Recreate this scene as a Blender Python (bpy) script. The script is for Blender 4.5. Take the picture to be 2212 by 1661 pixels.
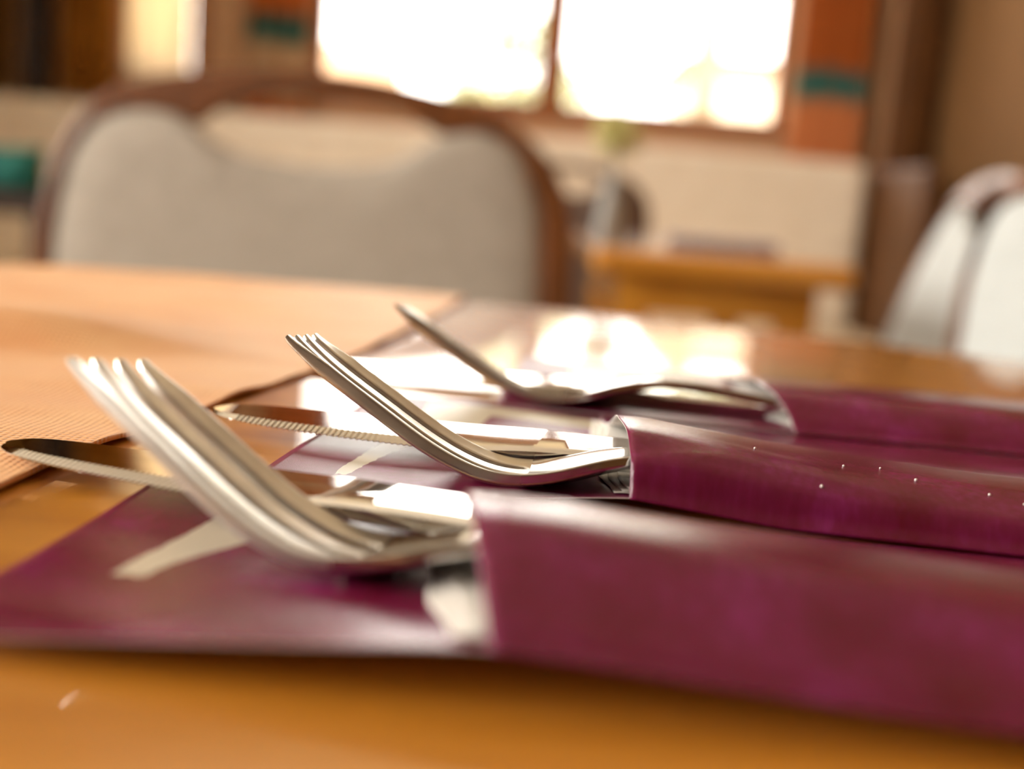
import bpy, bmesh, math, random
from mathutils import Vector, Matrix, noise
random.seed(7)
for o in list(bpy.data.objects): bpy.data.objects.remove(o)
SC = bpy.context.scene; COL = SC.collection
TZ = 0.75                                   # table top height
# ------------------------------------------------------------------ camera
F_PX, CAM_H, PITCH, ROLL = 2500.0, 0.060945, math.atan(410/2500.0), math.radians(4.6)
cam_d = bpy.data.cameras.new('camera'); cam = bpy.data.objects.new('camera', cam_d); COL.objects.link(cam)
fw = Vector((0, math.cos(PITCH), -math.sin(PITCH))); r0 = Vector((1, 0, 0)); u0 = r0.cross(fw)
rt = r0*math.cos(ROLL) + u0*math.sin(ROLL); up = -r0*math.sin(ROLL) + u0*math.cos(ROLL)
M = Matrix((rt, up, -fw)).transposed().to_4x4(); M.translation = (0, 0, TZ+CAM_H); cam.matrix_world = M
cam_d.sensor_width = 17.3; cam_d.lens = 17.3*F_PX/2212; cam_d.clip_start = 0.01; cam_d.clip_end = 200
cam_d.dof.use_dof = True; cam_d.dof.focus_distance = 0.243; cam_d.dof.aperture_fstop = 2.9; cam_d.dof.aperture_blades = 0
SC.camera = cam
# ------------------------------------------------------------------ world and exposure
SKY_N, SKY_S = 8.5, 19.0                    # sky strength raised behind the camera, added as fill for the room
w = bpy.data.worlds.new('daylight'); SC.world = w; w.use_nodes = True
bg = w.node_tree.nodes['Background']; bg.inputs[0].default_value = (1.0, 0.945, 0.86, 1)
_t = w.node_tree; _tc = _t.nodes.new('ShaderNodeTexCoord'); _sp = _t.nodes.new('ShaderNodeSeparateXYZ'); _t.links.new(_tc.outputs['Generated'], _sp.inputs[0])
_mr = _t.nodes.new('ShaderNodeMapRange'); _mr.interpolation_type = 'SMOOTHSTEP'; _mr.inputs[1].default_value = .45; _mr.inputs[2].default_value = -.25
_mr.inputs[3].default_value = SKY_N; _mr.inputs[4].default_value = SKY_S
_t.links.new(_sp.outputs[1], _mr.inputs[0]); _t.links.new(_mr.outputs[0], bg.inputs[1])
SC.view_settings.view_transform = 'Standard'; SC.view_settings.look = 'None'
SC.view_settings.exposure = 0.0; SC.view_settings.gamma = 1.0; SC.view_settings.use_curve_mapping = False
def portal(name, loc, rot, sx, sy):
    l = bpy.data.lights.new(name, 'AREA'); l.shape = 'RECTANGLE'; l.size = sx; l.size_y = sy
    l.cycles.is_portal = True
    o = bpy.data.objects.new(name, l); COL.objects.link(o); o.location = loc; o.rotation_euler = rot
RX0, RX1, RY0, RY1, RZ1 = -2.9, 1.376, -2.6, 4.3, 2.65
W1 = (-0.811, 0.903, 1.108, 2.38)            # window_1 x0,x1,z0,z1 in the far wall
W2 = (-1.47, -1.24, 1.14, 2.38)
W4 = (-1.3, 2.3, 0.95, 2.3)                # left wall (y range)
PI = math.pi
portal('daylight_window_1', ((W1[0]+W1[1])/2, RY1+.16, (W1[2]+W1[3])/2), (-PI/2, 0, 0), W1[1]-W1[0], W1[3]-W1[2])
portal('daylight_window_2', ((W2[0]+W2[1])/2, RY1+.16, (W2[2]+W2[3])/2), (-PI/2, 0, 0), W2[1]-W2[0], W2[3]-W2[2])
portal('daylight_window_3', (RX0-.16, (W4[0]+W4[1])/2, 1.625), (0, -PI/2, 0), 1.35, W4[1]-W4[0])

# ------------------------------------------------------------------ helpers
def tag(o, label=None, cat=None, group=None, kind=None):
    if label: o['label'] = label
    if cat: o['category'] = cat
    if group: o['group'] = group
    if kind: o['kind'] = kind
    return o
def empty(name, loc=(0, 0, 0), rot=(0, 0, 0)):
    o = bpy.data.objects.new(name, None); COL.objects.link(o); o.empty_display_size = .05
    o.location = loc; o.rotation_euler = rot; return o
def link(name, bm, mats, parent=None, smooth=True, ang=42):
    bmesh.ops.recalc_face_normals(bm, faces=bm.faces) if smooth != 'keep' else None
    me = bpy.data.meshes.new(name)
    for f in bm.faces: f.smooth = bool(smooth)
    if smooth:
        for e in bm.edges:
            if len(e.link_faces) == 2: e.smooth = e.calc_face_angle(0) < math.radians(ang)
    bm.to_mesh(me); bm.free()
    for m in (mats if isinstance(mats, (list, tuple)) else [mats]): me.materials.append(m)
    o = bpy.data.objects.new(name, me); COL.objects.link(o)
    if parent: o.parent = parent
    return o
def bevel(o, w, seg=2):
    m = o.modifiers.new('bevel', 'BEVEL'); m.width = w; m.segments = seg; m.limit_method = 'ANGLE'; m.angle_limit = math.radians(40); return o
def box(bm, x0, x1, y0, y1, z0, z1):
    v = [bm.verts.new(p) for p in ((x0,y0,z0),(x1,y0,z0),(x1,y1,z0),(x0,y1,z0),(x0,y0,z1),(x1,y0,z1),(x1,y1,z1),(x0,y1,z1))]
    for f in ((3,2,1,0),(4,5,6,7),(0,1,5,4),(1,2,6,5),(2,3,7,6),(3,0,4,7)): bm.faces.new([v[i] for i in f])
def boxes(name, L, mat, parent=None, bev=0):
    bm = bmesh.new()
    for b in L: box(bm, *b)
    o = link(name, bm, mat, parent, smooth=False)
    if bev: bevel(o, bev)
    return o
def lathe(bm, prof, n=32, c=(0, 0)):
    rings = []
    for r, z in prof:
        rings.append([bm.verts.new((c[0]+max(r, 1e-5)*math.cos(2*PI*i/n), c[1]+max(r, 1e-5)*math.sin(2*PI*i/n), z)) for i in range(n)])
    for a, b in zip(rings, rings[1:]):
        for i in range(n): bm.faces.new((a[i], a[(i+1) % n], b[(i+1) % n], b[i]))
    bm.faces.new(rings[0][::-1]); bm.faces.new(rings[-1])
def interp(x, K):
    if x <= K[0][0]: return K[0][1]
    for (a, b), (c, d) in zip(K, K[1:]):
        if x <= c: return b+(d-b)*(x-a)/(c-a)
    return K[-1][1]
def sm(t): t = max(0., min(1., t)); return t*t*(3-2*t)
def sinterp(x, K):                           # smooth (monotone-ish) interpolation, Catmull tangents
    n = len(K)
    if x <= K[0][0]: return K[0][1]
    if x >= K[-1][0]: return K[-1][1]
    for i in range(n-1):
        if x <= K[i+1][0]:
            x0, y0 = K[i]; x1, y1 = K[i+1]; hh = x1-x0; t = (x-x0)/hh
            m0 = (K[i+1][1]-K[i-1][1])/(K[i+1][0]-K[i-1][0]) if i > 0 else (y1-y0)/hh
            m1 = (K[i+2][1]-y0)/(K[i+2][0]-x0) if i < n-2 else (y1-y0)/hh
            return (2*t**3-3*t*t+1)*y0+(t**3-2*t*t+t)*hh*m0+(-2*t**3+3*t*t)*y1+(t**3-t*t)*hh*m1
def smooth_line(pts, k=4):
    out = []
    n = len(pts)
    for i in range(n-1):
        p0 = pts[max(i-1, 0)]; p1 = pts[i]; p2 = pts[i+1]; p3 = pts[min(i+2, n-1)]
        for j in range(k):
            t = j/k
            out.append(tuple(.5*(2*p1[a]+(p2[a]-p0[a])*t+(2*p0[a]-5*p1[a]+4*p2[a]-p3[a])*t*t+(3*p1[a]-p0[a]-3*p2[a]+p3[a])*t**3) for a in (0, 1)))
    out.append(tuple(pts[-1][:2])); return out

# ------------------------------------------------------------------ materials
def srgb(r, g, b):
    f = lambda c: (c/255/12.92) if c/255 <= .04045 else ((c/255+.055)/1.055)**2.4
    return (f(r), f(g), f(b), 1)
def mat(name, col=(.5, .5, .5, 1), rough=.5, metal=0, coat=0, coat_rough=.05, spec=.5, sheen=0, **k):
    m = bpy.data.materials.new(name); m.use_nodes = True; nt = m.node_tree; b = nt.nodes['Principled BSDF']
    b.inputs['Coat IOR'].default_value = 1.65
    b.inputs['Base Color'].default_value = col; b.inputs['Roughness'].default_value = rough; b.inputs['Metallic'].default_value = metal
    b.inputs['Coat Weight'].default_value = coat; b.inputs['Coat Roughness'].default_value = coat_rough
    b.inputs['Specular IOR Level'].default_value = spec; b.inputs['Sheen Weight'].default_value = sheen
    return m
def N(m, t, **k):
    n = m.node_tree.nodes.new(t)
    for a, v in k.items(): setattr(n, a, v)
    return n
def L(m, a, b): m.node_tree.links.new(a, b)
def noise_mix(m, c1, c2, scale=5, stretch=(1, 1, 1), coord='Object', detail=4, lo=.35, hi=.65, distortion=0, bump=0, bump_scale=None, rough_var=0):
    nt = m.node_tree; b = nt.nodes['Principled BSDF']
    tc = N(m, 'ShaderNodeTexCoord'); mp = N(m, 'ShaderNodeMapping'); mp.inputs['Scale'].default_value = stretch
    L(m, tc.outputs[coord], mp.inputs[0])
    nz = N(m, 'ShaderNodeTexNoise'); nz.inputs['Scale'].default_value = scale; nz.inputs['Detail'].default_value = detail; nz.inputs['Distortion'].default_value = distortion
    L(m, mp.outputs[0], nz.inputs['Vector'])
    cr = N(m, 'ShaderNodeValToRGB'); cr.color_ramp.elements[0].position = lo; cr.color_ramp.elements[1].position = hi
    cr.color_ramp.elements[0].color = c1; cr.color_ramp.elements[1].color = c2
    L(m, nz.outputs[0], cr.inputs[0]); L(m, cr.outputs[0], b.inputs['Base Color'])
    if bump:
        n2 = N(m, 'ShaderNodeTexNoise'); n2.inputs['Scale'].default_value = bump_scale or scale; n2.inputs['Detail'].default_value = 3
        L(m, mp.outputs[0], n2.inputs['Vector'])
        bp = N(m, 'ShaderNodeBump'); bp.inputs['Strength'].default_value = 1; bp.inputs['Distance'].default_value = bump
        L(m, n2.outputs[0], bp.inputs['Height']); L(m, bp.outputs[0], b.inputs['Normal'])
    return cr
WOOD_TABLE = mat('honey_wood', rough=.42, coat=1.0, coat_rough=.035)
noise_mix(WOOD_TABLE, srgb(198, 128, 30), srgb(218, 148, 46), 9, (1, 9, 1), distortion=.6)
WOOD_CHAIR = mat('chair_wood', rough=.45, coat=.25, coat_rough=.2); noise_mix(WOOD_CHAIR, srgb(92, 50, 10), srgb(116, 64, 18), 8, (6, 6, 1))
WOOD_DARK = mat('dark_wood', rough=.5); noise_mix(WOOD_DARK, srgb(74, 42, 12), srgb(104, 62, 20), 5, (6, 6, 1))
WOOD_FRAME = mat('window_wood', rough=.45); noise_mix(WOOD_FRAME, srgb(150, 84, 36), srgb(176, 104, 50), 5, (6, 6, 1))
UPHOL = mat('grey_beige_upholstery', rough=.85, spec=.25, sheen=.15); noise_mix(UPHOL, srgb(172, 162, 148), srgb(182, 172, 158), 40, bump=.0004, bump_scale=400)
UPHOL_W = mat('white_upholstery', rough=.7, spec=.3); noise_mix(UPHOL_W, srgb(188, 192, 190), srgb(196, 200, 198), 40)
UPHOL_SHADE = mat('backlit_shade_upholstery', rough=.8); noise_mix(UPHOL_SHADE, srgb(98, 80, 70), srgb(120, 98, 84), 40)  # backlit shade of the far chair put into its upholstery colour
CREAM_UP = mat('cream_upholstery', rough=.7); noise_mix(CREAM_UP, srgb(240, 224, 200), srgb(248, 234, 212), 12)
WALLM = mat('beige_brown_plaster', rough=.9); noise_mix(WALLM, srgb(112, 76, 36), srgb(120, 83, 42), 3)
WALLB = mat('peach_plaster', rough=.9); noise_mix(WALLB, srgb(216, 168, 128), srgb(224, 178, 138), 3)
WALLR = mat('pale_plaster', rough=.9); noise_mix(WALLR, srgb(176, 146, 108), srgb(188, 158, 120), 3)
WALLF = mat('brown_panelling', rough=.7); noise_mix(WALLF, srgb(112, 86, 60), srgb(126, 98, 70), 3)
CEIL = mat('cream_ceiling_paint', rough=.9); noise_mix(CEIL, srgb(240, 230, 208), srgb(246, 236, 216), 3)
FLOORM = mat('floor_boards', rough=.45); noise_mix(FLOORM, srgb(120, 84, 48), srgb(146, 104, 62), 4, (1, 8, 1))
STEEL = mat('polished_steel', srgb(226, 220, 208), rough=.13, metal=1)
noise_mix(STEEL, srgb(214, 212, 208), srgb(232, 230, 226), 60, (.3, 3, 3), bump=.00001, bump_scale=500)
STEEL_F = mat('satin_steel', srgb(206, 196, 180), rough=.28, metal=1)
noise_mix(STEEL_F, srgb(196, 192, 184), srgb(216, 212, 204), 80, (.15, 3, 3), bump=.000015, bump_scale=500)
STEEL_K = mat('mirror_steel', srgb(232, 228, 220), rough=.055, metal=1)
noise_mix(STEEL_K, srgb(224, 223, 220), srgb(238, 237, 234), 60, (.3, 3, 3), bump=.000004, bump_scale=400)
WHITE_PAPER = mat('white_paper', srgb(232, 228, 222), rough=.7); noise_mix(WHITE_PAPER, srgb(226, 222, 216), srgb(240, 236, 230), 200, bump=.0001, bump_scale=900)
SALT = mat('salt', srgb(245, 240, 235), rough=.4)
TEAL = mat('teal_cloth', rough=.8); noise_mix(TEAL, srgb(20, 96, 88), srgb(36, 120, 108), 9)
ORANGE_C = mat('orange_cloth', rough=.8); noise_mix(ORANGE_C, srgb(214, 84, 8), srgb(226, 100, 20), 9)

# orange woven runner
RUNNER = mat('orange_woven_cloth', rough=.62, spec=.45, sheen=.3)
_cr = noise_mix(RUNNER, srgb(240, 164, 94), srgb(252, 194, 130), 22, (1, 1.6, 1), detail=3, lo=.3, hi=.7)
_tc = N(RUNNER, 'ShaderNodeTexCoord'); _h = None
for _d, _s in (('X', 620), ('Y', 560)):               # warp and weft of a coarse weave
    _w = N(RUNNER, 'ShaderNodeTexWave'); _w.bands_direction = _d; _w.inputs['Scale'].default_value = _s/6.2832*1.9; _w.inputs['Distortion'].default_value = 1.2; _w.inputs['Detail'].default_value = 1
    L(RUNNER, _tc.outputs['Object'], _w.inputs['Vector'])
    if _h is None: _h = _w.outputs['Fac']
    else:
        _m = N(RUNNER, 'ShaderNodeMath', operation='MULTIPLY'); L(RUNNER, _h, _m.inputs[0]); L(RUNNER, _w.outputs['Fac'], _m.inputs[1]); _h = _m.outputs[0]
_n2 = N(RUNNER, 'ShaderNodeTexNoise'); _n2.inputs['Scale'].default_value = 90; _n2.inputs['Detail'].default_value = 3; L(RUNNER, _tc.outputs['Object'], _n2.inputs['Vector'])
_a = N(RUNNER, 'ShaderNodeMath', operation='MULTIPLY_ADD'); _a.inputs[1].default_value = 1.2; L(RUNNER, _n2.outputs[0], _a.inputs[0]); L(RUNNER, _h, _a.inputs[2])
_bp = N(RUNNER, 'ShaderNodeBump'); _bp.inputs['Strength'].default_value = .8; _bp.inputs['Distance'].default_value = .0004; L(RUNNER, _a.outputs[0], _bp.inputs['Height']); L(RUNNER, _bp.outputs[0], RUNNER.node_tree.nodes['Principled BSDF'].inputs['Normal'])

_b = RUNNER.node_tree.nodes['Principled BSDF']; _b.inputs['Sheen Weight'].default_value = 0.45; _b.inputs['Sheen Roughness'].default_value = .45; _b.inputs['Sheen Tint'].default_value = (1, .82, .6, 1); _b.inputs['Specular IOR Level'].default_value = .8; _b.inputs['Roughness'].default_value = .5
def purple(name, with_print, tip=6., rough=.2, spec=.35):
    m = mat(name, rough=rough, spec=spec)
    b = m.node_tree.nodes['Principled BSDF']
    tc = N(m, 'ShaderNodeTexCoord'); uv = N(m, 'ShaderNodeSeparateXYZ'); L(m, tc.outputs['UV'], uv.inputs[0])
    def nz(scale, det=4):
        n = N(m, 'ShaderNodeTexNoise'); n.inputs['Scale'].default_value = scale; n.inputs['Detail'].default_value = det; L(m, tc.outputs['UV'], n.inputs['Vector']); return n
    n1 = nz(5.5, 5); n2 = nz(60, 3)
    add = N(m, 'ShaderNodeMath', operation='MULTIPLY_ADD'); add.inputs[1].default_value = .35
    L(m, n2.outputs[0], add.inputs[0]); L(m, n1.outputs[0], add.inputs[2])
    cr = N(m, 'ShaderNodeValToRGB'); e = cr.color_ramp.elements
    e[0].position = .50; e[0].color = srgb(102, 20, 42); e[1].position = .92; e[1].color = srgb(140, 40, 104)
    x = e.new(.70); x.color = srgb(118, 27, 66)
    L(m, add.outputs[0], cr.inputs[0])
    out = cr.outputs[0]
    if with_print:
        def curve(pts, vmax=110., umax=110.):
            fc = N(m, 'ShaderNodeFloatCurve'); c = fc.mapping.curves[0]
            while len(c.points) > 2: c.points.remove(c.points[1])
            P = [(v/vmax, u/umax) for v, u in pts]
            c.points[0].location = P[0]; c.points[1].location = P[-1]
            for p in P[1:-1]: c.points.new(*p)
            for p in c.points: p.handle_type = 'VECTOR'
            fc.mapping.use_clip = True; fc.mapping.update(); return fc
        # u, v are stored in units of 110 mm
        wob = nz(42, 4); wv = N(m, 'ShaderNodeMath', operation='MULTIPLY_ADD'); wv.inputs[1].default_value = .012; L(m, wob.outputs[0], wv.inputs[0]); L(m, uv.outputs[0], wv.inputs[2])
        uu = N(m, 'ShaderNodeMath', operation='SUBTRACT'); uu.inputs[1].default_value = .006; L(m, wv.outputs[0], uu.inputs[0])
        wob2 = nz(90, 2); vv = N(m, 'ShaderNodeMath', operation='MULTIPLY_ADD'); vv.inputs[1].default_value = .05; L(m, wob2.outputs[0], vv.inputs[0]); L(m, uv.outputs[1], vv.inputs[2])
        lc = curve([(0, 15.5), (3, 15.3), (9, 14), (36, 15.7), (67, 19), (98, 17.5), (110, 17.5)])
        rc = curve([(0, 15.5), (3, 16.3), (10, 17.3), (20, 18.6), (37, 21.8), (66, 34.5), (85.9, 37), (86.3, 90), (110, 90)])
        for c in (lc, rc): L(m, uv.outputs[1], c.inputs['Value'])
        g = N(m, 'ShaderNodeMath', operation='GREATER_THAN'); L(m, uu.outputs[0], g.inputs[0]); L(m, lc.outputs[0], g.inputs[1])
        l = N(m, 'ShaderNodeMath', operation='LESS_THAN'); L(m, uu.outputs[0], l.inputs[0]); L(m, rc.outputs[0], l.inputs[1])
        t = N(m, 'ShaderNodeMath', operation='LESS_THAN'); L(m, uv.outputs[1], t.inputs[0]); t.inputs[1].default_value = 99/110
        bt = N(m, 'ShaderNodeMath', operation='GREATER_THAN'); L(m, vv.outputs[0], bt.inputs[0]); bt.inputs[1].default_value = (tip+3)/110
        a = N(m, 'ShaderNodeMath', operation='MULTIPLY'); L(m, g.outputs[0], a.inputs[0]); L(m, l.outputs[0], a.inputs[1])
        a2 = N(m, 'ShaderNodeMath', operation='MULTIPLY'); L(m, a.outputs[0], a2.inputs[0]); L(m, t.outputs[0], a2.inputs[1])
        a3 = N(m, 'ShaderNodeMath', operation='MULTIPLY'); L(m, a2.outputs[0], a3.inputs[0]); L(m, bt.outputs[0], a3.inputs[1])
        mx = N(m, 'ShaderNodeMix', data_type='RGBA'); L(m, a3.outputs[0], mx.inputs[0]); L(m, out, mx.inputs[6]); mx.inputs[7].default_value = srgb(216, 208, 188)
        out = mx.outputs[2]
    L(m, out, b.inputs['Base Color'])
    nb = N(m, 'ShaderNodeTexNoise'); nb.inputs['Scale'].default_value = 420; nb.inputs['Detail'].default_value = 2; L(m, tc.outputs['UV'], nb.inputs['Vector'])
    bp = N(m, 'ShaderNodeBump'); bp.inputs['Strength'].default_value = .6; bp.inputs['Distance'].default_value = .00006
    L(m, nb.outputs[0], bp.inputs['Height']); L(m, bp.outputs[0], b.inputs['Normal'])
    return m
PURPLE = purple('purple_printed_paper', True, 6., .33, .35)
PURPLE_1 = purple('purple_printed_paper_front', True, 29.)
PURPLE_P = purple('purple_paper', False)

def glass_mat():
    m = bpy.data.materials.new('window_glass'); m.use_nodes = True; nt = m.node_tree; nt.nodes.remove(nt.nodes['Principled BSDF'])
    out = nt.nodes['Material Output']; t = N(m, 'ShaderNodeBsdfTransparent'); g = N(m, 'ShaderNodeBsdfGlossy'); g.inputs['Roughness'].default_value = .01
    fr = N(m, 'ShaderNodeFresnel'); fr.inputs[0].default_value = 1.3; mx = N(m, 'ShaderNodeMixShader')
    L(m, fr.outputs[0], mx.inputs[0]); L(m, t.outputs[0], mx.inputs[1]); L(m, g.outputs[0], mx.inputs[2]); L(m, mx.outputs[0], out.inputs[0])
    return m
GLASS = glass_mat()

def curtain_mat(name, bands):
    m = mat(name, rough=.85); b = m.node_tree.nodes['Principled BSDF']
    tc = N(m, 'ShaderNodeTexCoord'); sp = N(m, 'ShaderNodeSeparateXYZ'); L(m, tc.outputs['Object'], sp.inputs[0])
    nz = N(m, 'ShaderNodeTexNoise'); nz.inputs['Scale'].default_value = 7; L(m, tc.outputs['Object'], nz.inputs['Vector'])
    a = N(m, 'ShaderNodeMath', operation='MULTIPLY_ADD'); a.inputs[1].default_value = .06; L(m, nz.outputs[0], a.inputs[0]); L(m, sp.outputs[2], a.inputs[2])
    s = N(m, 'ShaderNodeMath', operation='MULTIPLY'); s.inputs[1].default_value = 1/2.3; L(m, a.outputs[0], s.inputs[0])
    cr = N(m, 'ShaderNodeValToRGB'); cr.color_ramp.interpolation = 'LINEAR'; e = cr.color_ramp.elements
    e[0].position = bands[0][0]/2.3; e[0].color = bands[0][1]; e[1].position = bands[-1][0]/2.3; e[1].color = bands[-1][1]
    for z, c in bands[1:-1]: e.new(z/2.3).color = c
    L(m, s.outputs[0], cr.inputs[0]); L(m, cr.outputs[0], b.inputs['Base Color'])
    return m
def translucent(m, k):
    nt = m.node_tree; b = nt.nodes['Principled BSDF']; out = nt.nodes['Material Output']; t = N(m, 'ShaderNodeBsdfTranslucent'); mx = N(m, 'ShaderNodeMixShader'); mx.inputs[0].default_value = k
    L(m, b.inputs['Base Color'].links[0].from_socket, t.inputs[0]); L(m, b.outputs[0], mx.inputs[1]); L(m, t.outputs[0], mx.inputs[2]); L(m, mx.outputs[0], out.inputs[0])
O_, T_, C_, Y_ = srgb(212, 116, 44), srgb(20, 110, 104), srgb(224, 190, 150), srgb(190, 120, 30)
CURT_L = curtain_mat('orange_teal_curtain', [(1.09, O_), (1.12, C_), (1.28, C_), (1.33, T_), (1.375, T_), (1.42, O_), (1.7, O_), (1.75, C_), (2.3, O_)])
OU_, OD_ = srgb(176, 88, 20), srgb(216, 132, 78)
CURT_R = curtain_mat('orange_teal_curtain_right', [(1.05, OD_), (1.15, OD_), (1.24, OD_), (1.285, T_), (1.34, T_), (1.38, OU_), (1.7, OU_), (1.75, C_), (2.3, OU_)])

# ------------------------------------------------------------------ room
def structure(o): return tag(o, kind='structure')
structure(boxes('floor', [(RX0-.2, RX1+.2, RY0-.2, RY1+.2, -.1, 0)], FLOORM))
structure(boxes('ceiling', [(RX0-.2, RX1+.2, RY0-.2, RY1+.2, RZ1, RZ1+.1)], CEIL))
def wall_xz(name, y0, y1, ops, m):
    xs = [RX0-.15]; L_ = []
    for (a, b, c, d) in sorted(ops):
        L_.append((xs[-1], a, y0, y1, 0, RZ1)); L_.append((a, b, y0, y1, 0, c)); L_.append((a, b, y0, y1, d, RZ1)); xs.append(b)
    L_.append((xs[-1], RX1+.15, y0, y1, 0, RZ1))
    return structure(boxes(name, L_, m))
wall_xz('wall_back', RY1, RY1+.15, [W1, W2], WALLB)
wall_xz('wall_front', RY0-.15, RY0, [], WALLF)
structure(boxes('wall_right', [(RX1, RX1+.15, RY0, RY1, 0, RZ1)], WALLM))
structure(boxes('wall_left', [(RX0-.15, RX0, RY0, W4[0], 0, RZ1), (RX0-.15, RX0, W4[1], RY1, 0, RZ1), (RX0-.15, RX0, W4[0], W4[1], 0, W4[2]), (RX0-.15, RX0, W4[0], W4[1], W4[3], RZ1)], WALLR))
def window(n, x0, x1, z0, z1, y0, y1, mull, t=.03, axis='x'):
    def B(a0, a1, b0, b1, c0, c1): return (a0, a1, b0, b1, c0, c1) if axis == 'x' else (b0, b1, a0, a1, c0, c1)
    r = empty('window_%d' % n, (0, 0, 0)); structure(r)
    boxes('window_frame', [B(x0, x0+t, y0, y1, z0, z1), B(x1-t, x1, y0, y1, z0, z1), B(x0+t, x1-t, y0, y1, z0, z0+t), B(x0+t, x1-t, y0, y1, z1-t, z1)], WOOD_FRAME, r, .004)
    for mx_, mw in mull: boxes('mullion', [B(mx_-mw/2, mx_+mw/2, y0, y1, z0+t, z1-t)], WOOD_FRAME, r, .004)
    xs = [x0+t]+[m_[0] for m_ in mull]+[x1-t]; ym = (y0+y1)/2
    for i, (a, b) in enumerate(zip(xs, xs[1:])):
        a2 = a+(mull[i-1][1]/2 if i else 0); b2 = b-(mull[i][1]/2 if i < len(mull) else 0)
        boxes('pane', [B(a2, b2, ym-.002, ym+.002, z0+t, z1-t)], GLASS, r)
    return r
window(1, *W1[:2], *W1[2:], RY1+.03, RY1+.08, [(.055, .105)], t=.04)
window(2, *W2[:2], *W2[2:], RY1+.03, RY1+.08, [], t=.02)
window(3, *W4[:2], *W4[2:], RX0-.08, RX0-.03, [(-.1, .05), (1.1, .05)], t=.05, axis='y')
structure(boxes('trim_1', [(W1[0]-.03, W1[1]+.03, RY1-.035, RY1+.03, W1[2]-.022, W1[2])], WOOD_FRAME, bev=.005))
structure(boxes('trim_2', [(W2[1]+.0, W2[1]+.042, RY1-.03, RY1, .98, 2.5)], WOOD_FRAME, bev=.004))
structure(boxes('baseboard_right', [(RX1-.015, RX1, RY0, RY1, 0, .08)], WOOD_DARK))
structure(boxes('baseboard_back', [(RX0, RX1, RY1-.015, RY1, 0, .08)], WOOD_DARK))

# ------------------------------------------------------------------ outside, seen through the window
GRASS = mat('pale_ground', rough=.95); noise_mix(GRASS, srgb(206, 188, 150), srgb(228, 212, 176), 2)
LEAF = mat('leaf', rough=.6); noise_mix(LEAF, srgb(102, 108, 76), srgb(134, 134, 98), 3)
LEAF_P = mat('pale_leaf', rough=.6); noise_mix(LEAF_P, srgb(212, 208, 140), srgb(232, 226, 170), 3)
BARK = mat('bark', rough=.9); noise_mix(BARK, srgb(84, 70, 52), srgb(104, 88, 66), 6)
HOUSE = mat('ochre_render', rough=.9); noise_mix(HOUSE, srgb(162, 150, 134), srgb(172, 160, 144), 2)
structure(boxes('ground', [(-20, 20, RY1+.2, 40, -.6, -.5)], GRASS))
def foliage(bm, c, R, n, s):
    for i in range(n):
        d = Vector((random.gauss(0, 1), random.gauss(0, 1), random.gauss(0, 1))).normalized()*R*random.uniform(.35, 1)
        p = Vector(c)+Vector((d.x, d.y, d.z*.8))
        a = Vector((random.uniform(-1, 1), random.uniform(-1, 1), random.uniform(-1, 1))).normalized(); b = a.orthogonal().normalized(); k = s*random.uniform(.6, 1.2)
        q = a.cross(b)*.08*k
        v = [bm.verts.new(p+a*k), bm.verts.new(p+b*k*.4+q), bm.verts.new(p-a*k), bm.verts.new(p-b*k*.4+q)]
        bm.faces.new(v)
def tree(name, label, x, y, h, blobs, n, s, lm=LEAF, tr=.09):
    t = empty(name, (x, y, -.5)); tag(t, label, 'tree')
    bm = bmesh.new(); lathe(bm, [(tr*1.2, 0), (tr, h*.3), (tr*.8, h*.7), (tr*.3, h)], 10); link('trunk', bm, BARK, t)
    bm = bmesh.new()
    for c, R in blobs: foliage(bm, c, R, n, s)
    link('foliage', bm, lm, t, smooth='keep')
tree('garden_shrub', 'leafy grey-green shrub outside the bigger window, left of the bar', -.12, 8.0, 2.1, [((0, 0, 2.3), .28), ((.28, 0, 2.02), .26), ((-.25, 0, 1.95), .24), ((.1, 0, 1.85), .3)], 200, .07)
tree('garden_tree', 'pale tree trunk outside the right half of the bigger window', 1.7, 12.0, 4.5, [((0, 0, 4.4), 1.0), ((.6, .2, 3.9), .6)], 400, .12, tr=.17)
PEACHW = mat('peach_render', rough=.9); noise_mix(PEACHW, srgb(140, 116, 94), srgb(150, 124, 102), 2)
hs = empty('house', (3.1, 15, -.5)); tag(hs, 'ochre house wall outside the right half of the window', 'building')
boxes('wall', [(-1.1, 3, 0, 3, 0, 3.0)], HOUSE, hs); boxes('roof', [(-1.3, 3.2, -.2, 3.2, 3.0, 3.2)], BARK, hs)
hs = empty('garden_wall', (-3.2, 11, -.5)); tag(hs, 'low peach garden wall outside the left pane of the window', 'wall')
boxes('wall', [(.6, 1.95, 0, .25, 0, 2.5)], PEACHW, hs); boxes('coping', [(.55, 2.0, -.03, .28, 2.5, 2.56)], HOUSE, hs)

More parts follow.
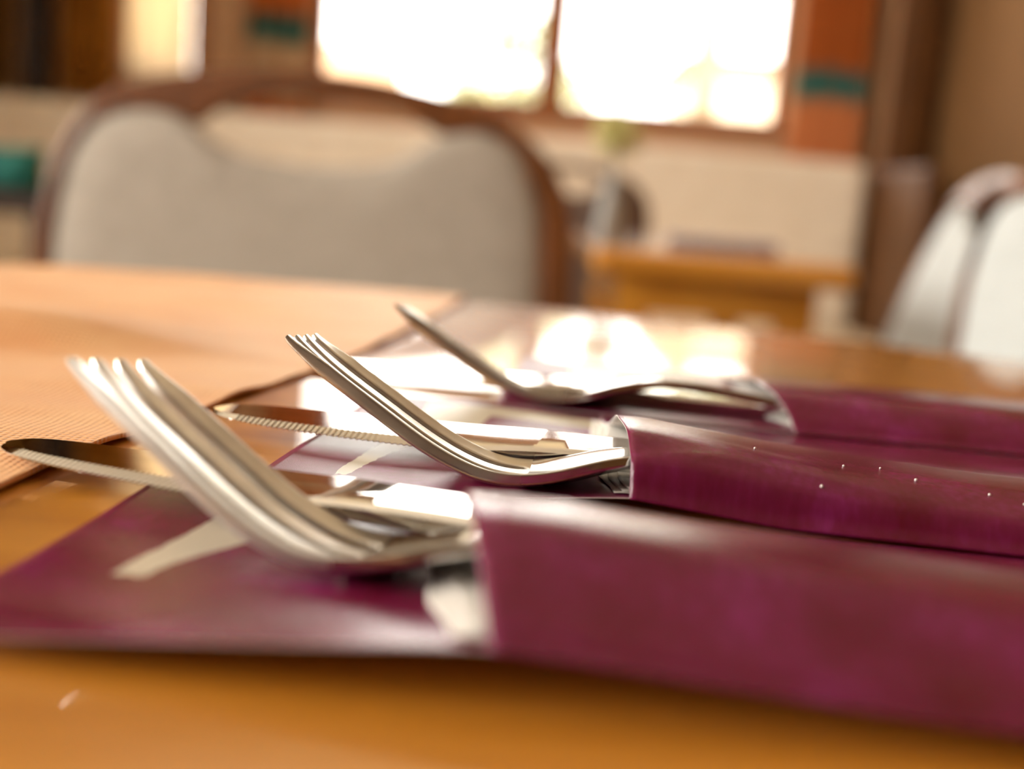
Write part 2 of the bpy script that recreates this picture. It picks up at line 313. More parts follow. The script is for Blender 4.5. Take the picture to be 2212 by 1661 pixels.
# ------------------------------------------------------------------ curtains
def curtain(label, x0, x1, z0, z1, y, m, waves, amp=.018):
    t = empty('curtain', (0, 0, 0)); tag(t, label, 'curtain')
    bm = bmesh.new(); n = 60; rows = []
    zs = [z0+(z1-z0)*j/14 for j in range(15)]
    for s in (0, .003):
        for z in zs:
            rows.append([bm.verts.new((x0+(x1-x0)*i/n, y+s+amp*math.sin(2*PI*waves*i/n+.5*z), z)) for i in range(n+1)])
    k = len(zs)
    for a in range(k-1):
        for i in range(n):
            bm.faces.new((rows[a][i], rows[a][i+1], rows[a+1][i+1], rows[a+1][i])); bm.faces.new((rows[k+a][i+1], rows[k+a][i], rows[k+a+1][i], rows[k+a+1][i+1]))
    for i in range(n):
        bm.faces.new((rows[0][i+1], rows[0][i], rows[k][i], rows[k][i+1])); bm.faces.new((rows[k-1][i], rows[k-1][i+1], rows[2*k-1][i+1], rows[2*k-1][i]))
    for a in range(k-1):
        for i in (0, n): bm.faces.new((rows[a][i], rows[a+1][i], rows[k+a+1][i], rows[k+a][i]))
    link('cloth', bm, m, t)
    boxes('rail', [(x0+.004, x1-.004, y-amp-.006, RY1-.0005, z1-.012, z1+.012)], WOOD_DARK, t)  # rail deepened back to the wall to block light leaking over the curtain
    return t
CREAM_CL = mat('sheer_cream_cloth', rough=.85); noise_mix(CREAM_CL, srgb(236, 226, 204), srgb(242, 232, 212), 5)
BROWN_CL = mat('amber_brown_cloth', rough=.85); noise_mix(BROWN_CL, srgb(150, 92, 10), srgb(170, 108, 20), 5)
BEIGE_CL = mat('beige_cloth', rough=.85); noise_mix(BEIGE_CL, srgb(230, 190, 150), srgb(236, 198, 158), 5)
for m_, k_ in ((CURT_L, .3), (CURT_R, .12), (CREAM_CL, .7), (BROWN_CL, .03), (BEIGE_CL, .3)): translucent(m_, k_)
curtain('orange curtain with a teal band and beige foot, left of the big window', -1.035, -.82, 1.02, 2.5, 4.235, CURT_L, 3)
curtain('orange curtain with a dark teal band by the brown wall, right of the window', .915, 1.17, .95, 2.5, 4.235, CURT_R, 3)
curtain('plain amber brown curtain beside the dark post, upper left', -1.70, -1.50, 1.04, 2.5, 4.235, BROWN_CL, 3)
curtain('plain beige curtain between the narrow window and the patterned curtain', -1.185, -1.05, 1.04, 2.5, 4.25, BEIGE_CL, 2, .012)
curtain('thin cream curtain drawn across the narrow window', -1.475, -1.245, 1.11, 2.5, 4.262, CREAM_CL, 3, .01)
# wooden post
p = boxes('wooden_post', [(-1.81, -1.725, 4.16, 4.25, 0, RZ1-.002)], WOOD_DARK, bev=.006); tag(p, 'very dark upright wooden post standing at the far upper left', 'post')
DARKM = mat('near_black_wood', rough=.6); noise_mix(DARKM, srgb(34, 20, 6), srgb(52, 32, 10), 5, (5, 5, 1)); p.data.materials[0] = DARKM
# brown dresser wall piece at far left
p = empty('cabinet', (-2.42, 3.94, 0)); tag(p, 'tall brown wooden cabinet at the far left edge', 'cabinet')
OLIVE = mat('olive_brown_wood', rough=.55); noise_mix(OLIVE, srgb(116, 84, 30), srgb(136, 100, 40), 4, (5, 5, 1))
boxes('body', [(-.3, .53, .0, .34, 0, 2.3)], OLIVE, p, .006); boxes('door', [(-.29, .11, -.02, -.0005, .1, 2.25)], OLIVE, p, .004); boxes('door', [(.12, .52, -.02, -.0005, .1, 2.25)], OLIVE, p, .004)

# ------------------------------------------------------------------ banquette under the window
b = empty('bench', (0, 0, 0)); tag(b, 'long cream upholstered bench along the wall under the window', 'bench')
boxes('backrest', [(-1.88, 1.08, 3.75, 3.93, .46, .995)], CREAM_UP, b, .03)
boxes('seat', [(-1.88, 1.10, 3.15, 3.75, .34, .47)], CREAM_UP, b, .03)
boxes('base', [(-1.86, 1.08, 3.26, 3.91, 0, .34)], WOOD_DARK, b)
boxes('end_panel', [(1.105, 1.16, 3.30, 3.93, 0, .98)], WOOD_DARK, b, .01)
pp = boxes('wooden_post', [(1.215, 1.325, 4.0, 4.11, 0, RZ1-.002)], WOOD_DARK, bev=.008); tag(pp, 'brown upright wooden post beside the right end of the cream bench', 'post')
def cushion(label, loc, rot, m, sx=.2, sz=.2, th=.05):
    bm = bmesh.new(); n = 12
    vs = {}
    for s in (-1, 1):
        for i in range(n+1):
            for j in range(n+1):
                a, c = i/n*2-1, j/n*2-1
                if s == 1 and (i in (0, n) or j in (0, n)): vs[s, i, j] = vs[-1, i, j]; continue
                k = ((1-a**4)*(1-c**4))**.5
                vs[s, i, j] = bm.verts.new((a*sx*(1-.06*(1-c*c)), s*th*k, (c+1)*sz*(1-.06*(1-a*a))))
    for s in (-1, 1):
        for i in range(n):
            for j in range(n):
                f = [vs[s, i, j], vs[s, i+1, j], vs[s, i+1, j+1], vs[s, i, j+1]]
                bm.faces.new(f if s < 0 else f[::-1])
    o = link('cushion', bm, m); o.location = loc; o.rotation_euler = rot; tag(o, label, 'cushion'); return o
cushion('bright orange cushion on the cream bench under the far table', (.30, 3.66, .472), (-.1, 0, 0), ORANGE_C, .085, .1, .03)
st = empty('stool', (-1.30, 2.9, 0)); tag(st, 'dark stool at the left edge carrying a teal cushion', 'stool')
boxes('seat', [(-.17, .17, -.16, .16, 0.67, .72)], DARKM, st, .01)
for sx in (-.16, .13):
    for sy in (-.15, .12): boxes('leg', [(sx, sx+.03, sy, sy+.03, 0, .67)], DARKM, st)
cushion('small dark teal cushion lying on the dark stool, left edge', (-1.32, 2.9, .722), (0, 0, 0), TEAL, .13, .055, .05)

# ------------------------------------------------------------------ second table
t2 = empty('dining_table', (.275, 1.95, 0)); tag(t2, 'far small rectangular wooden table in front of the cream bench', 'table')
boxes('tabletop', [(-.18, .185, -.37, .35, .715, .75)], WOOD_TABLE, t2, .012)
boxes('apron', [(-.14, .145, -.31, .29, .66, .715)], WOOD_TABLE, t2)
for sx in (-.14, .095):
    for sy in (-.31, .24): boxes('leg', [(sx, sx+.05, sy, sy+.05, 0, .66)], WOOD_TABLE, t2, .004)

# ------------------------------------------------------------------ near round table
TC, TR = (-.07, 0.0), .652
t1 = empty('dining_table', (TC[0], TC[1], 0)); tag(t1, 'near honey coloured round wooden table carrying the cutlery', 'table')
bm = bmesh.new(); lathe(bm, [(TR-.012, TZ-.032), (TR-.003, TZ-.029), (TR, TZ-.02), (TR, TZ-.007), (TR-.002, TZ-.002), (TR-.007, TZ), (TR-.012, TZ), (TR-.05, TZ)], 160); link('tabletop', bm, WOOD_TABLE, t1, ang=50)
bm = bmesh.new(); lathe(bm, [(.06, .06), (.045, .12), (.04, .4), (.05, .66), (.14, .718)], 32); link('column', bm, WOOD_TABLE, t1)
for k in range(4):
    bm = bmesh.new(); box(bm, .03, .36, -.03, .03, 0, .055); o = link('foot', bm, WOOD_TABLE, t1, smooth=False); o.rotation_euler = (0, 0, PI/4+k*PI/2); bevel(o, .01)

# ------------------------------------------------------------------ runner cloth
def edge_x(y): return sinterp(y, [(-.34, -.118), (0, -.108), (.203, -.091), (.283, -.0795), (.393, -.057), (.619, -.033), (.75, -.022)])
def cloth_z(x, y):
    z = .0022
    A = .0115*sm((-.072-x)/.085)
    yc = .366+.10*(x+.15)
    d = y-yc
    z += A*(sm((d+.026)/.026) if d < 0 else math.exp(-(d/.05)**2))
    z += .0017*noise.noise(Vector((x*12, y*36, 0)))+.0004*noise.noise(Vector((x*26+5, y*60, 3)))
    if y > .42: z += .0012*sm((y-.42)/.05)*math.sin((y-.1*x)*70)*sm((-.05-x)/.1)
    return max(z, .0012)
bm = bmesh.new(); NX, NY = 130, 300
grid = []
for j in range(NY+1):
    y = -.32+(.70+.32)*j/NY; row = []
    for i in range(NX+1):
        t = i/NX; xe = edge_x(y)+.0012*noise.noise(Vector((y*30, 0, 0))); x = -.50+(xe+.50)*(1-(1-t)**1.5)
        r = math.hypot(x-TC[0], y-TC[1])
        if r > TR-.001:
            k = (TR+.0022)/r; d = r-TR
            row.append(bm.verts.new((TC[0]+(x-TC[0])*k, TC[1]+(y-TC[1])*k, TZ+.0012-d)))
        else: row.append(bm.verts.new((x, y, TZ+cloth_z(x, y))))
    grid.append(row)
for j in range(NY):
    for i in range(NX): bm.faces.new((grid[j][i], grid[j][i+1], grid[j+1][i+1], grid[j+1][i]))
run = link('table_runner', bm, RUNNER, smooth='keep'); tag(run, 'rumpled orange woven cloth spread over the left side of the near table', 'tablecloth')
for pz in run.data.polygons: pz.use_smooth = True
s_ = run.modifiers.new('thick', 'SOLIDIFY'); s_.thickness = .0011; s_.offset = -1

# ------------------------------------------------------------------ shape and place of the cutlery
ANG = [-44.7, -34.4, -33.6, -21.1, 3.6, 16.5, 10.4, -5.9, -9.8, -9.0, -4.5, -4.0]
ANG = [math.radians(a) for a in ANG]; KS = [0, 15, 30, 45, 58, 70, 82, 95, 110, 130, 160, 205.]
S_, X_, Z_, A_ = [], [], [], []
x = z = 0; ds = .5
for i in range(411):
    s = i*ds; a = sinterp(s, list(zip(KS, ANG))) ; S_.append(s); X_.append(x); Z_.append(z); A_.append(a); x += math.cos(a)*ds; z += math.sin(a)*ds
def cl(s):
    i = min(max(s/ds, 0), 409.999); k = int(i); t = i-k
    return X_[k]*(1-t)+X_[k+1]*t, Z_[k]*(1-t)+Z_[k+1]*t, A_[k]*(1-t)+A_[k+1]*t
OX, OZ, _ = cl(70)
WK = [(0, 10.4), (25, 11.4), (50, 12.1), (64, 12.2), (72, 11.5), (80, 8.8), (88, 5.9), (97, 4.1), (106, 3.4), (118, 3.4), (150, 5.0), (190, 6.6), (198, 6.4), (203, 4.8), (205, 2.2)]
HW = lambda s: sinterp(s, WK)
TK = [(57, 2.3), (80, 2.2), (100, 3.0), (205, 2.4)]
def fork_pt(s, w_, n): 
    X, Z, a = cl(s); return Vector((X-OX-math.sin(a)*n, w_, Z-OZ+math.cos(a)*n))/1000
def pose(pos, ypr):
    y_, p_, r_ = [math.radians(a) for a in ypr]
    return Matrix.Translation((pos[0]/1000, pos[1]/1000, TZ+pos[2]/1000)) @ Matrix.Rotation(y_, 4, 'Z') @ Matrix.Rotation(p_, 4, 'Y') @ Matrix.Rotation(r_, 4, 'X')
FORKS = [pose((-9.5, 169.8, 5.4), (-17.2, -2.4, -7.0)), pose((16.2, 233.0, 5.6), (-6.6, -2.9, -5.2)), pose((27.0, 339.5, 4.0), (-1.7, -3.5, -6.3))]
KNIVES = [pose((-100, 226.2, 3.9), (-21.7, -1.5, 1.5)), pose((-70.7, 272.0, 4.7), (-12.0, -.6, 5.0)), pose((-66, 369, 2.6), (-8, -.2, 1.8))]
def items(i):
    out = []
    for k in range(80, 206, 3):
        p = FORKS[i] @ fork_pt(k, 0, 0); out.append((p.x*1000, p.y*1000, (p.z-TZ)*1000+1.8, HW(k)+.5))
    for k in range(76, 191, 4):
        p = KNIVES[i] @ Vector((k/1000, 0, 0)); out.append((p.x*1000, p.y*1000, (p.z-TZ)*1000+2.5, 6.6))
    return out
IT1, IT2, IT3 = items(0), items(1), items(2)

# ------------------------------------------------------------------ paper pockets
class Pocket: pass
def make_pocket(O, yaw, um, lift, peak, shape, zw, label, wave, length=230., wd=106., pm=None, items=(), wcut=200, zb=0., ns=-4.5):
    P = Pocket(); c, s = math.cos(yaw), math.sin(yaw)
    P.W = lambda u, v, z: ((O[0]+u*c-v*s)/1000, (O[1]+u*s+v*c)/1000, TZ+z/1000)
    def base(u, v):
        z = .25+zb+interp(u, lift)*(max(0, 1-v/60.)**1.15)
        z += wave*(.5+.5*math.sin(u*.075+v*.02+zw))*(.5+.5*math.sin(v*.085+zw*1.7+.6*math.sin(u*.05)))*sm(v/12.+.25)*sm((um(v)+8-u)/30.)*(1-sm((v-wcut)/18.))
        return z
    def top(u, v):
        z = base(u, v)+.22+interp(u, peak)*sinterp(v, shape)+.25*noise.noise(Vector((u*.03, v*.05, zw)))*sm(v/15)
        q = P.W(u, v, 0); c_ = -9.
        for (ix, iy, iz, ih) in items:
            c_ = max(c_, iz+.7-.55*max(0, math.hypot(q[0]*1000-ix, q[1]*1000-iy)-ih-.6))
        d = (z-c_)/.8                                        # soft maximum
        z = z if d > 8 else (c_ if d < -8 else c_+.8*math.log(1+math.exp(d)))
        return base(u, v)+.22+(z-base(u, v)-.22)*sm(v/3.+.0) if v < 3 else z
    P.base, P.top = base, top
    r = empty('cutlery_pocket', P.W(0, 0, 0), (0, 0, 0)); tag(r, label, 'cutlery pocket', 'purple cutlery pockets on the near table')
    inv = Vector(r.location)
    def sheet(name, ulist_f, nu, nv, zf, mats):
        bm = bmesh.new(); uvl = bm.loops.layers.uv.new('UVMap'); g = []
        for j in range(nv+1):
            v = wd*(j/nv)**1.15; ua, ub = ulist_f(v); row = []
            for i in range(nu+1):
                u = ua+(ub-ua)*i/nu; q = bm.verts.new(Vector(P.W(u, v, zf(u, v)))-inv); row.append((q, u, v))
            g.append(row)
        if name == 'pocket_front':            # the fold: the front wraps down over the sheet's edge
            row = []
            for i in range(nu+1):
                u = um(0)+(length-um(0))*i/nu; row.append((bm.verts.new(Vector(P.W(u, -.12, base(u, 0)-.32))-inv), u, -.4))
            g.insert(0, row); nv += 1
        for j in range(nv):
            for i in range(nu):
                qs = (g[j][i], g[j][i+1], g[j+1][i+1], g[j+1][i]); f = bm.faces.new([q[0] for q in qs])
                for lp, q in zip(f.loops, qs): lp[uvl].uv = (q[1]/110, q[2]/110)
        o = link(name, bm, mats, r, smooth='keep')
        for pz in o.data.polygons: pz.use_smooth = True
        m = o.modifiers.new('thick', 'SOLIDIFY'); m.thickness = .0002; m.offset = -1; m.material_offset = 1; m.material_offset_rim = 1
        return o
    sheet('base_sheet', lambda v: (0, length), 150, 70, base, [pm or PURPLE, WHITE_PAPER])
    sheet('pocket_front', lambda v: (um(v), length), 110, 80, top, [PURPLE_P, WHITE_PAPER])
    r.rotation_euler = (0, 0, 0)
    # paper napkin folded inside
    bm = bmesh.new()
    for k in range(3):
        a, b_ = [], []
        nn = 40
        for j in range(nn+1):
            v = 3+k*.7+(wd-12-3*k)*j/nn; u0_ = um(v)+ns+1.6*k+.5*math.sin(v*.22+k)
            for lst, du in ((a, 0), (b_, 0)):
                pass
            row = []
            for i in range(13):
                u = u0_+(120-u0_)*(i/12)**1.6
                zz = base(u, v)+.3+.42*k+.22*noise.noise(Vector((u*.2, v*.2, k)))*(1 if i < 8 else .4)
                zz = min(zz, top(u, v)-.35) if u > um(v) else zz
                row.append(bm.verts.new(P.W(u, v, zz)))
            a.append(row)
        for j in range(nn):
            for i in range(12): bm.faces.new((a[j][i], a[j][i+1], a[j+1][i+1], a[j+1][i]))
    o = link('paper_napkin', bm, WHITE_PAPER, smooth='keep')
    m = o.modifiers.new('thick', 'SOLIDIFY'); m.thickness = .00012; m.offset = 1
    return P, o
K2 = [(0, 0), (3, .42), (6.5, .70), (10.5, .88), (15, .955), (24, 1), (33, .97), (46, .78), (66, .45), (88, .14), (106, 0.0)]
K1 = [(0, 0), (8, .36), (15, .68), (20, .88), (24, .95), (32, 1), (42, .97), (58, .72), (74, .38), (84, .1), (90, 0.0)]
K3 = [(0, 0), (5, .45), (11, .84), (20, 1), (32, .95), (50, .7), (72, .4), (90, .12), (106, 0.0)]
P1, nap1 = make_pocket((-73.5, 134), math.radians(-3.5), lambda v: interp(v, [(0, 73.5), (31, 66), (106, 62)]),
    [(0, 1.2), (30, 4.0), (73, 7.8), (130, 4.4), (230, 2)], [(60, 14.0), (80, 14.0), (145, 10.0), (230, 6)], K1, 1.0,
    'nearest purple paper cutlery pocket, lowest in the picture', 1.9, pm=PURPLE_1, items=IT1, wcut=30, wd=90.)
tag(nap1, 'white paper napkin tucked inside the nearest purple pocket', 'napkin', 'paper napkins in the pockets')
P2, nap2 = make_pocket((-50, 227), math.radians(-5.5), lambda v: interp(v, [(0, 75), (24, 71.5), (106, 66)]),
    [(0, 1.0), (50, 1.6), (75, 4.2), (105, 1.4), (230, .3)], [(60, 12.8), (78, 12.8), (145, 8.8), (230, 8)], K2, 3.2,
    'middle purple paper cutlery pocket, the sharp one of the three', 1.1, items=IT2, wd=106., ns=-3.)
tag(nap2, 'white paper napkin tucked inside the middle purple pocket', 'napkin', 'paper napkins in the pockets')
P3, nap3 = make_pocket((-4, 327.5), math.radians(-4.2), lambda v: interp(v, [(0, 85), (18, 77), (106, 72)]),
    [(0, .6), (230, .3)], [(60, 9.6), (80, 9.6), (145, 9.0), (230, 7)], K3, 5.1,
    'farthest purple paper cutlery pocket, behind the other two', .6, items=IT3, zb=.4, ns=2.5)
tag(nap3, 'white paper napkin tucked inside the farthest purple pocket', 'napkin', 'paper napkins in the pockets')
for P_, o in ((P1, nap1), (P2, nap2), (P3, nap3)): pass

# ------------------------------------------------------------------ cutlery
def dish(s): return 1.9*sm((s+3)/15.)*(1-sm((s-70)/25.))
def strip(bm, stations, cen, half, thick, shift, expo=5, nf=10):
    rings = []
    for s in stations:
        c, h_, t_, sh = cen(s), half(s), thick(s), shift(s); t2_ = t_/2; e = min(.42, h_*.3, t2_*.6)
        q = [(h_, t2_-e), (h_-.12*e, t2_-.55*e), (h_-.42*e, t2_-.18*e), (h_-e, t2_), (h_-1.5*e, t2_), (h_*.33, t2_)]
        half_top = [(h_, (t2_-e)*.6)]+q
        ring = [(-x_, y_) for x_, y_ in half_top]+[(x_, y_) for x_, y_ in half_top[::-1]]
        ring += [(x_, -y_) for x_, y_ in half_top]+[(-x_, -y_) for x_, y_ in half_top[::-1]]
        ring = [(c+x_, y_) for x_, y_ in ring]
        H = HW(s); d = dish(s)
        rings.append([bm.verts.new(fork_pt(s, w_, n+sh+d*((w_/H)**2))) for w_, n in ring])
    m = len(rings[0])
    for a, b_ in zip(rings, rings[1:]):
        for i in range(m): bm.faces.new((a[i], a[(i+1) % m], b_[(i+1) % m], b_[i]))
    bm.faces.new(rings[0][::-1]); bm.faces.new(rings[-1])
def rng(a, b, st):
    n = max(1, round((b-a)/st)); return [a+(b-a)*i/n for i in range(n+1)]
def tine_w(s): return interp(s, [(0, 1.0), (1.2, 1.45), (7, 1.8), (30, 2.0), (54, 2.25), (57.0, 2.5), (59.0, 3.3), (62, 3.5)])
def tine_t(s): return interp(s, [(0, .9), (1.0, 1.35), (9, 2.75), (30, 2.7), (54, 2.4), (58.2, 2.28), (62, 2.1)])
def make_fork(label, mw, group='forks on the purple pockets'):
    t = empty('fork'); t.matrix_world = mw
    tag(t, label, 'fork', group); return t
fork1 = make_fork('nearest fork, largest and blurred, tines up over the lowest pocket', FORKS[0])
for k in range(4):
    f_ = (-1, -1/3, 1/3, 1)[k]
    bm = bmesh.new(); strip(bm, [0, .35, .9, 1.6]+rng(2.5, 54, 1.6)+[55.5, 56.8, 57.6, 58.6, 59.6, 62], (lambda s: f_*(HW(s)-tine_w(s)-.06*sm((s-56)/3))) if abs(f_) > .5 else (lambda s: f_*(HW(s)-tine_w(min(s, 54)))), tine_w, tine_t, lambda s: (2.7-tine_t(s))/2*(1-sm((s-20)/30.)), 8)
    link('tine', bm, STEEL_F, fork1, ang=50)
bm = bmesh.new(); strip(bm, rng(58.2, 118, 1.2), lambda s: 0, HW, lambda s: interp(s, TK), lambda s: 0, 6); link('bowl', bm, STEEL, fork1, ang=50)
bm = bmesh.new(); strip(bm, rng(118, 205, 1.5), lambda s: 0, HW, lambda s: interp(s, TK), lambda s: 0, 3); link('handle', bm, STEEL, fork1, ang=50)
def copy_tree(src, name_root=None):
    c = src.copy(); COL.objects.link(c)
    for ch in src.children:
        d = ch.copy(); COL.objects.link(d); d.parent = c
        for g in ch.children: e = g.copy(); COL.objects.link(e); e.parent = d
    return c
fork2 = copy_tree(fork1); fork2.matrix_world = FORKS[1]; fork2['label'] = 'middle fork with sharply focused tines, entering the middle pocket'
fork3 = copy_tree(fork1); fork3.matrix_world = FORKS[2]; fork3['label'] = 'farthest fork, smallest and seen nearly edge-on behind the others'

SP = [(0, .4), (.8, 2.0), (2.5, 3.6), (7, 5.2), (15, 6.4), (30, 7.4), (70, 8), (84, 7.4), (100, 7.0), (150, 7.6), (180, 8.2), (187, 7), (190, 4)]
ED = [(0, -.4), (.8, -2.2), (2.5, -4.2), (7, -6.6), (15, -8.7), (35, -10.5), (58, -10.8), (68, -10.0), (76, -8.4), (84, -7.4), (100, -7.0), (150, -7.6), (180, -8.2), (187, -7), (190, -4)]
def knife_section(bm, xs, serr=False, handle=False):
    rings = []
    for i, s in enumerate(xs):
        a = sinterp(s, SP); b_ = sinterp(s, ED)
        if serr and 8 < s < 54: b_ += .55 if i % 2 else -.25
        if not handle:
            tt = sinterp(s, [(0, .6), (5, 1.2), (40, 1.6), (62, 2.3), (80, 3.7), (90, 4.2)]); te = sinterp(s, [(0, .3), (30, .35), (55, .5), (78, 3.2), (90, 3.6)])
            fr = [0, .015, .04, .4, .8, .9, 1]; hh = [tt*.4, tt*.85, tt, tt, tt, (tt+te)/2, te*.6]
        else:
            tt = interp(s, [(79.5, 3.66), (100, 4.5), (180, 5.0), (190, 3)]); fr = [0, .02, .05, .45, .9, .955, 1]; hh = [tt*.4, tt*.85, tt, tt, tt, tt*.88, tt*.55]
        ring = [(a+(b_-a)*f, h_/2) for f, h_ in zip(fr, hh)]+[(a+(b_-a)*f, -h_/2) for f, h_ in list(zip(fr, hh))[::-1]]
        rings.append([bm.verts.new((s/1000, y_/1000, z_/1000)) for y_, z_ in ring])
    m = len(rings[0])
    for a, b_ in zip(rings, rings[1:]):
        for i in range(m): bm.faces.new((a[i], a[(i+1) % m], b_[(i+1) % m], b_[i]))
    bm.faces.new(rings[0][::-1]); bm.faces.new(rings[-1])
knife1 = empty('knife'); tag(knife1, 'nearest table knife, its rounded tip at the left picture edge', 'knife', 'knives on the purple pockets')
bm = bmesh.new(); knife_section(bm, [0, .4, 1, 2, 3, 4.5, 6, 7]+rng(8, 54, .7)+rng(55, 80, 1.3), serr=True); link('blade', bm, STEEL_K, knife1, ang=9)
bm = bmesh.new(); knife_section(bm, rng(79.5, 180, 2)+[182, 184, 186, 187.5, 189, 190], handle=True); link('handle', bm, STEEL_K, knife1, ang=16)
knife1.matrix_world = KNIVES[0]
knife2 = copy_tree(knife1); knife2.matrix_world = KNIVES[1]; knife2['label'] = 'middle table knife with serrated edge, lying behind the sharp fork'
knife3 = copy_tree(knife1); knife3.matrix_world = KNIVES[2]; knife3['label'] = 'farthest table knife, blurred and lying behind the smallest fork'

# a few salt grains on the middle pocket
GR = [(100, 18, .3, 'leftmost tiny white grain on the middle purple pocket'), (112, 4.5, .38, 'lowest tiny white grain, near the front fold of the middle pocket'),
      (118, 16.5, .3, 'tiny white grain third from the left on the middle pocket'), (126, 19.5, .25, 'faint tiny white grain high on the middle pocket, centre of the row'),
      (132, 14, .35, 'tiny white grain right of the centre of the middle pocket'), (146, 12, .3, 'second tiny white grain from the right picture edge on the middle pocket'),
      (152, 9.5, .25, 'rightmost tiny white grain at the picture edge on the middle pocket')]
for u, v, r_, lb in GR:
    bm = bmesh.new(); bmesh.ops.create_icosphere(bm, subdivisions=1, radius=r_/1000)
    o = link('salt_grain', bm, SALT); o.location = P2.W(u, v, P2.top(u, v)+r_*.6)
    tag(o, lb, 'crumb', 'white grains on the middle pocket')

# ------------------------------------------------------------------ chairs
OUT0 = [(-.225, .45), (-.222, .60), (-.219, .727), (-.212, .769), (-.20, .815), (-.178, .85), (-.145, .874), (-.086, .888), (-.012, .895), (.048, .893), (.085, .888), (.126, .88), (.161, .867), (.189, .847), (.208, .821), (.217, .792), (.224, .725), (.226, .60), (.226, .45)]
INN0 = [(-.205, .45), (-.204, .60), (-.203, .729), (-.197, .782), (-.187, .82), (-.168, .843), (-.137, .855), (-.104, .852), (-.088, .847), (-.07, .860), (-.04, .872), (.004, .877), (.049, .876), (.075, .869), (.094, .859), (.108, .853), (.128, .857), (.147, .856), (.17, .844), (.183, .819), (.192, .79), (.197, .723), (.198, .60), (.198, .45)]
PAN0 = [(-.206, .50), (-.205, .60), (-.203, .729), (-.196, .778), (-.186, .816), (-.168, .842), (-.137, .855), (-.104, .852), (-.084, .839), (-.061, .828), (-.038, .823), (-.004, .82), (.022, .821), (.052, .824), (.077, .832), (.099, .846), (.112, .853), (.143, .857), (.172, .842), (.183, .819), (.192, .79), (.197, .723), (.199, .60), (.199, .50)]
def extrude_poly(bm, pts, y0, y1):
    a = [bm.verts.new((x, y0, z)) for x, z in pts]; b_ = [bm.verts.new((x, y1, z)) for x, z in pts]; n = len(pts)
    bm.faces.new(a); bm.faces.new(b_[::-1])
    for i in range(n): bm.faces.new((a[i], b_[i], b_[(i+1) % n], a[(i+1) % n]))
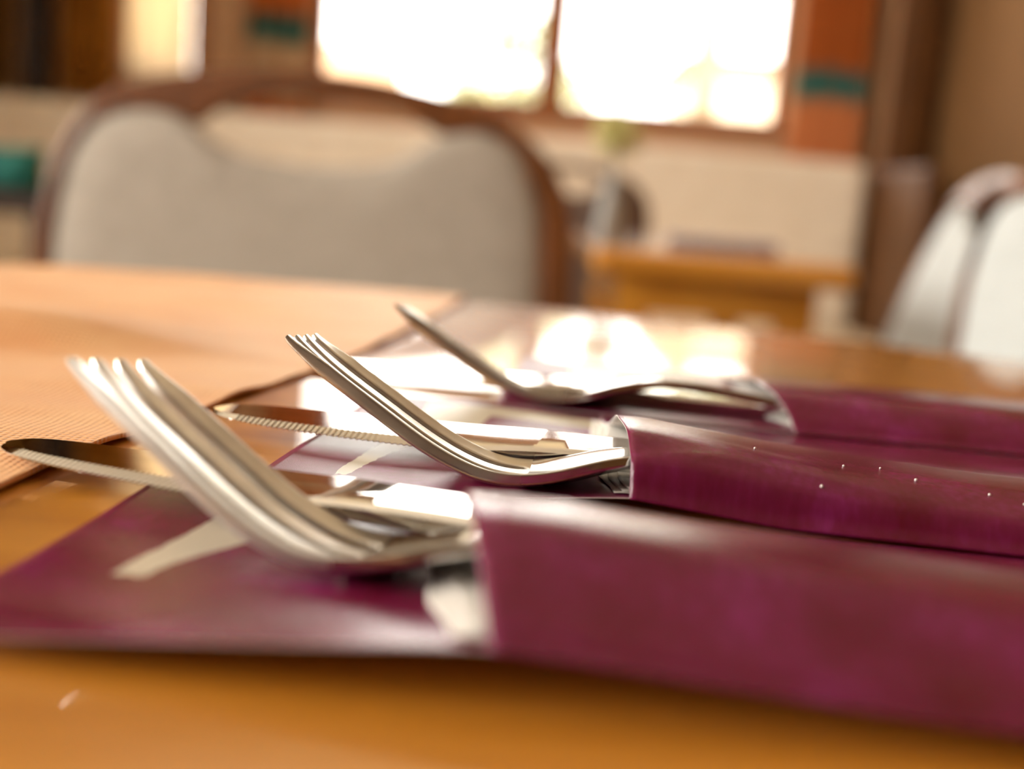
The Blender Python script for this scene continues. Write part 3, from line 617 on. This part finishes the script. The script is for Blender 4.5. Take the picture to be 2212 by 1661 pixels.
def make_chair(label, upm, wood=WOOD_CHAIR, recline=0, sx_=1.0, sz_=1.0):
    t = empty('dining_chair'); tag(t, label, 'chair', 'dining chairs around the tables')
    zf = lambda z: .811+(z-.811)*sz_ if z >= .7 else z-(z-.45)*(.7-(.811+(.7-.811)*sz_))/.25
    OUT, INN, PAN = [[(x*sx_, zf(z)) for x, z in q] for q in (OUT0, INN0, PAN0)]
    bm = bmesh.new(); extrude_poly(bm, smooth_line(OUT, 4)+smooth_line(INN, 4)[::-1], -.016, .016); bevel(link('back_frame', bm, wood, t, ang=30), .006, 3)
    ref = smooth_line(PAN, 4)
    bm = bmesh.new()
    # padded panel: rings shrinking to the middle, bulging towards the sitter
    cx_, cz_ = 0.0, .66; rings = []
    for k, yy in ((1.0, .010), (1.0, -.006), (.985, -.013), (.95, -.017), (.8, -.020), (.5, -.022), (.2, -.023)):
        rings.append([bm.verts.new((cx_+(x-cx_)*k, yy, cz_+(z-cz_)*k)) for x, z in ref])
    n = len(ref)
    for a, b_ in zip(rings, rings[1:]):
        for i in range(n): bm.faces.new((a[i], a[(i+1) % n], b_[(i+1) % n], b_[i]))
    bm.faces.new(rings[0]); bm.faces.new(rings[-1])
    link('backrest', bm, upm, t, ang=50)
    for c_ in t.children:
        th = math.radians(recline); c_.rotation_euler = (-th, 0, 0); c_.location = (0, -.45*math.sin(th), .45*(1-math.cos(th)))
    boxes('seat', [(-.22*sx_, .22*sx_, -.46, -.03, .42, .48)], upm, t, .02)
    boxes('seat_frame', [(-.21*sx_, .21*sx_, -.42, .015, .36, .42)], wood, t, .004)
    for sx in (-1, 1):
        for y0, dy in ((-.40, -.0), (.0, .05)):
            bm = bmesh.new(); w1, w2 = .018, .013
            lo = [bm.verts.new((sx*.20*sx_+a*w2, y0+dy+b_*w2, 0)) for a, b_ in ((-1,-1),(1,-1),(1,1),(-1,1))]
            hi = [bm.verts.new((sx*.20*sx_+a*w1, y0+b_*w1, .46 if y0 == 0 else .37)) for a, b_ in ((-1,-1),(1,-1),(1,1),(-1,1))]
            bm.faces.new(lo[::-1]); bm.faces.new(hi)
            for i in range(4): bm.faces.new((lo[i], lo[(i+1)%4], hi[(i+1)%4], hi[i]))
            bevel(link('leg', bm, wood, t, smooth=False), .004)
    return t
# the chair across the table stands with its back towards the window, its sitter side towards the camera
ch = make_chair('large chair straight across the near table, grey-beige back with a hand slot', UPHOL, sx_=1.737, sz_=1.737); ch.location = (-.313, 1.65, 0)
c_white = make_chair('white padded chair cut by the right picture edge', UPHOL_W, recline=0); c_white.location = (.605, 1.18, 0); c_white.rotation_euler = (0, 0, math.radians(-70))
c3 = make_chair('narrow looking white padded chair seen from the side before the brown wall', UPHOL_W, recline=17, sz_=1.4); c3.location = (.655, 1.95, 0); c3.rotation_euler = (0, 0, math.radians(-90))
c4 = make_chair('shade-darkened brown-grey padded chair behind the flowers at the far table', UPHOL_SHADE, WOOD_DARK); c4.location = (.08, 2.80, 0); c4.rotation_euler = (0, 0, math.radians(8))

# ------------------------------------------------------------------ flower vase and pocket on the far table
v = empty('flower_vase', (.13, 1.80, .75)); tag(v, 'pale vase with yellowish green flowers on the far table', 'vase')
bm = bmesh.new(); lathe(bm, [(.018, 0), (.022, .02), (.018, .06), (.010, .09), (.013, .105)], 20); link('vase', bm, UPHOL_W, v)
bm = bmesh.new(); foliage(bm, (0, 0, .165), .045, 220, .012); link('flowers', bm, LEAF_P, v, smooth='keep')
bm = bmesh.new(); lathe(bm, [(.002, .08), (.002, .16)], 6); link('stem', bm, LEAF, v)
GREYP = mat('grey_purple_paper', rough=.5); noise_mix(GREYP, srgb(120, 96, 110), srgb(140, 112, 126), 30)
o = boxes('cutlery_pocket', [(-.09, .09, -.05, .05, 0, .012)], GREYP, bev=.004); o.location = (.33, 1.95, .751); o.rotation_euler = (0, 0, -.1)
tag(o, 'small greyish purple paper pocket lying on the far table', 'cutlery pocket')
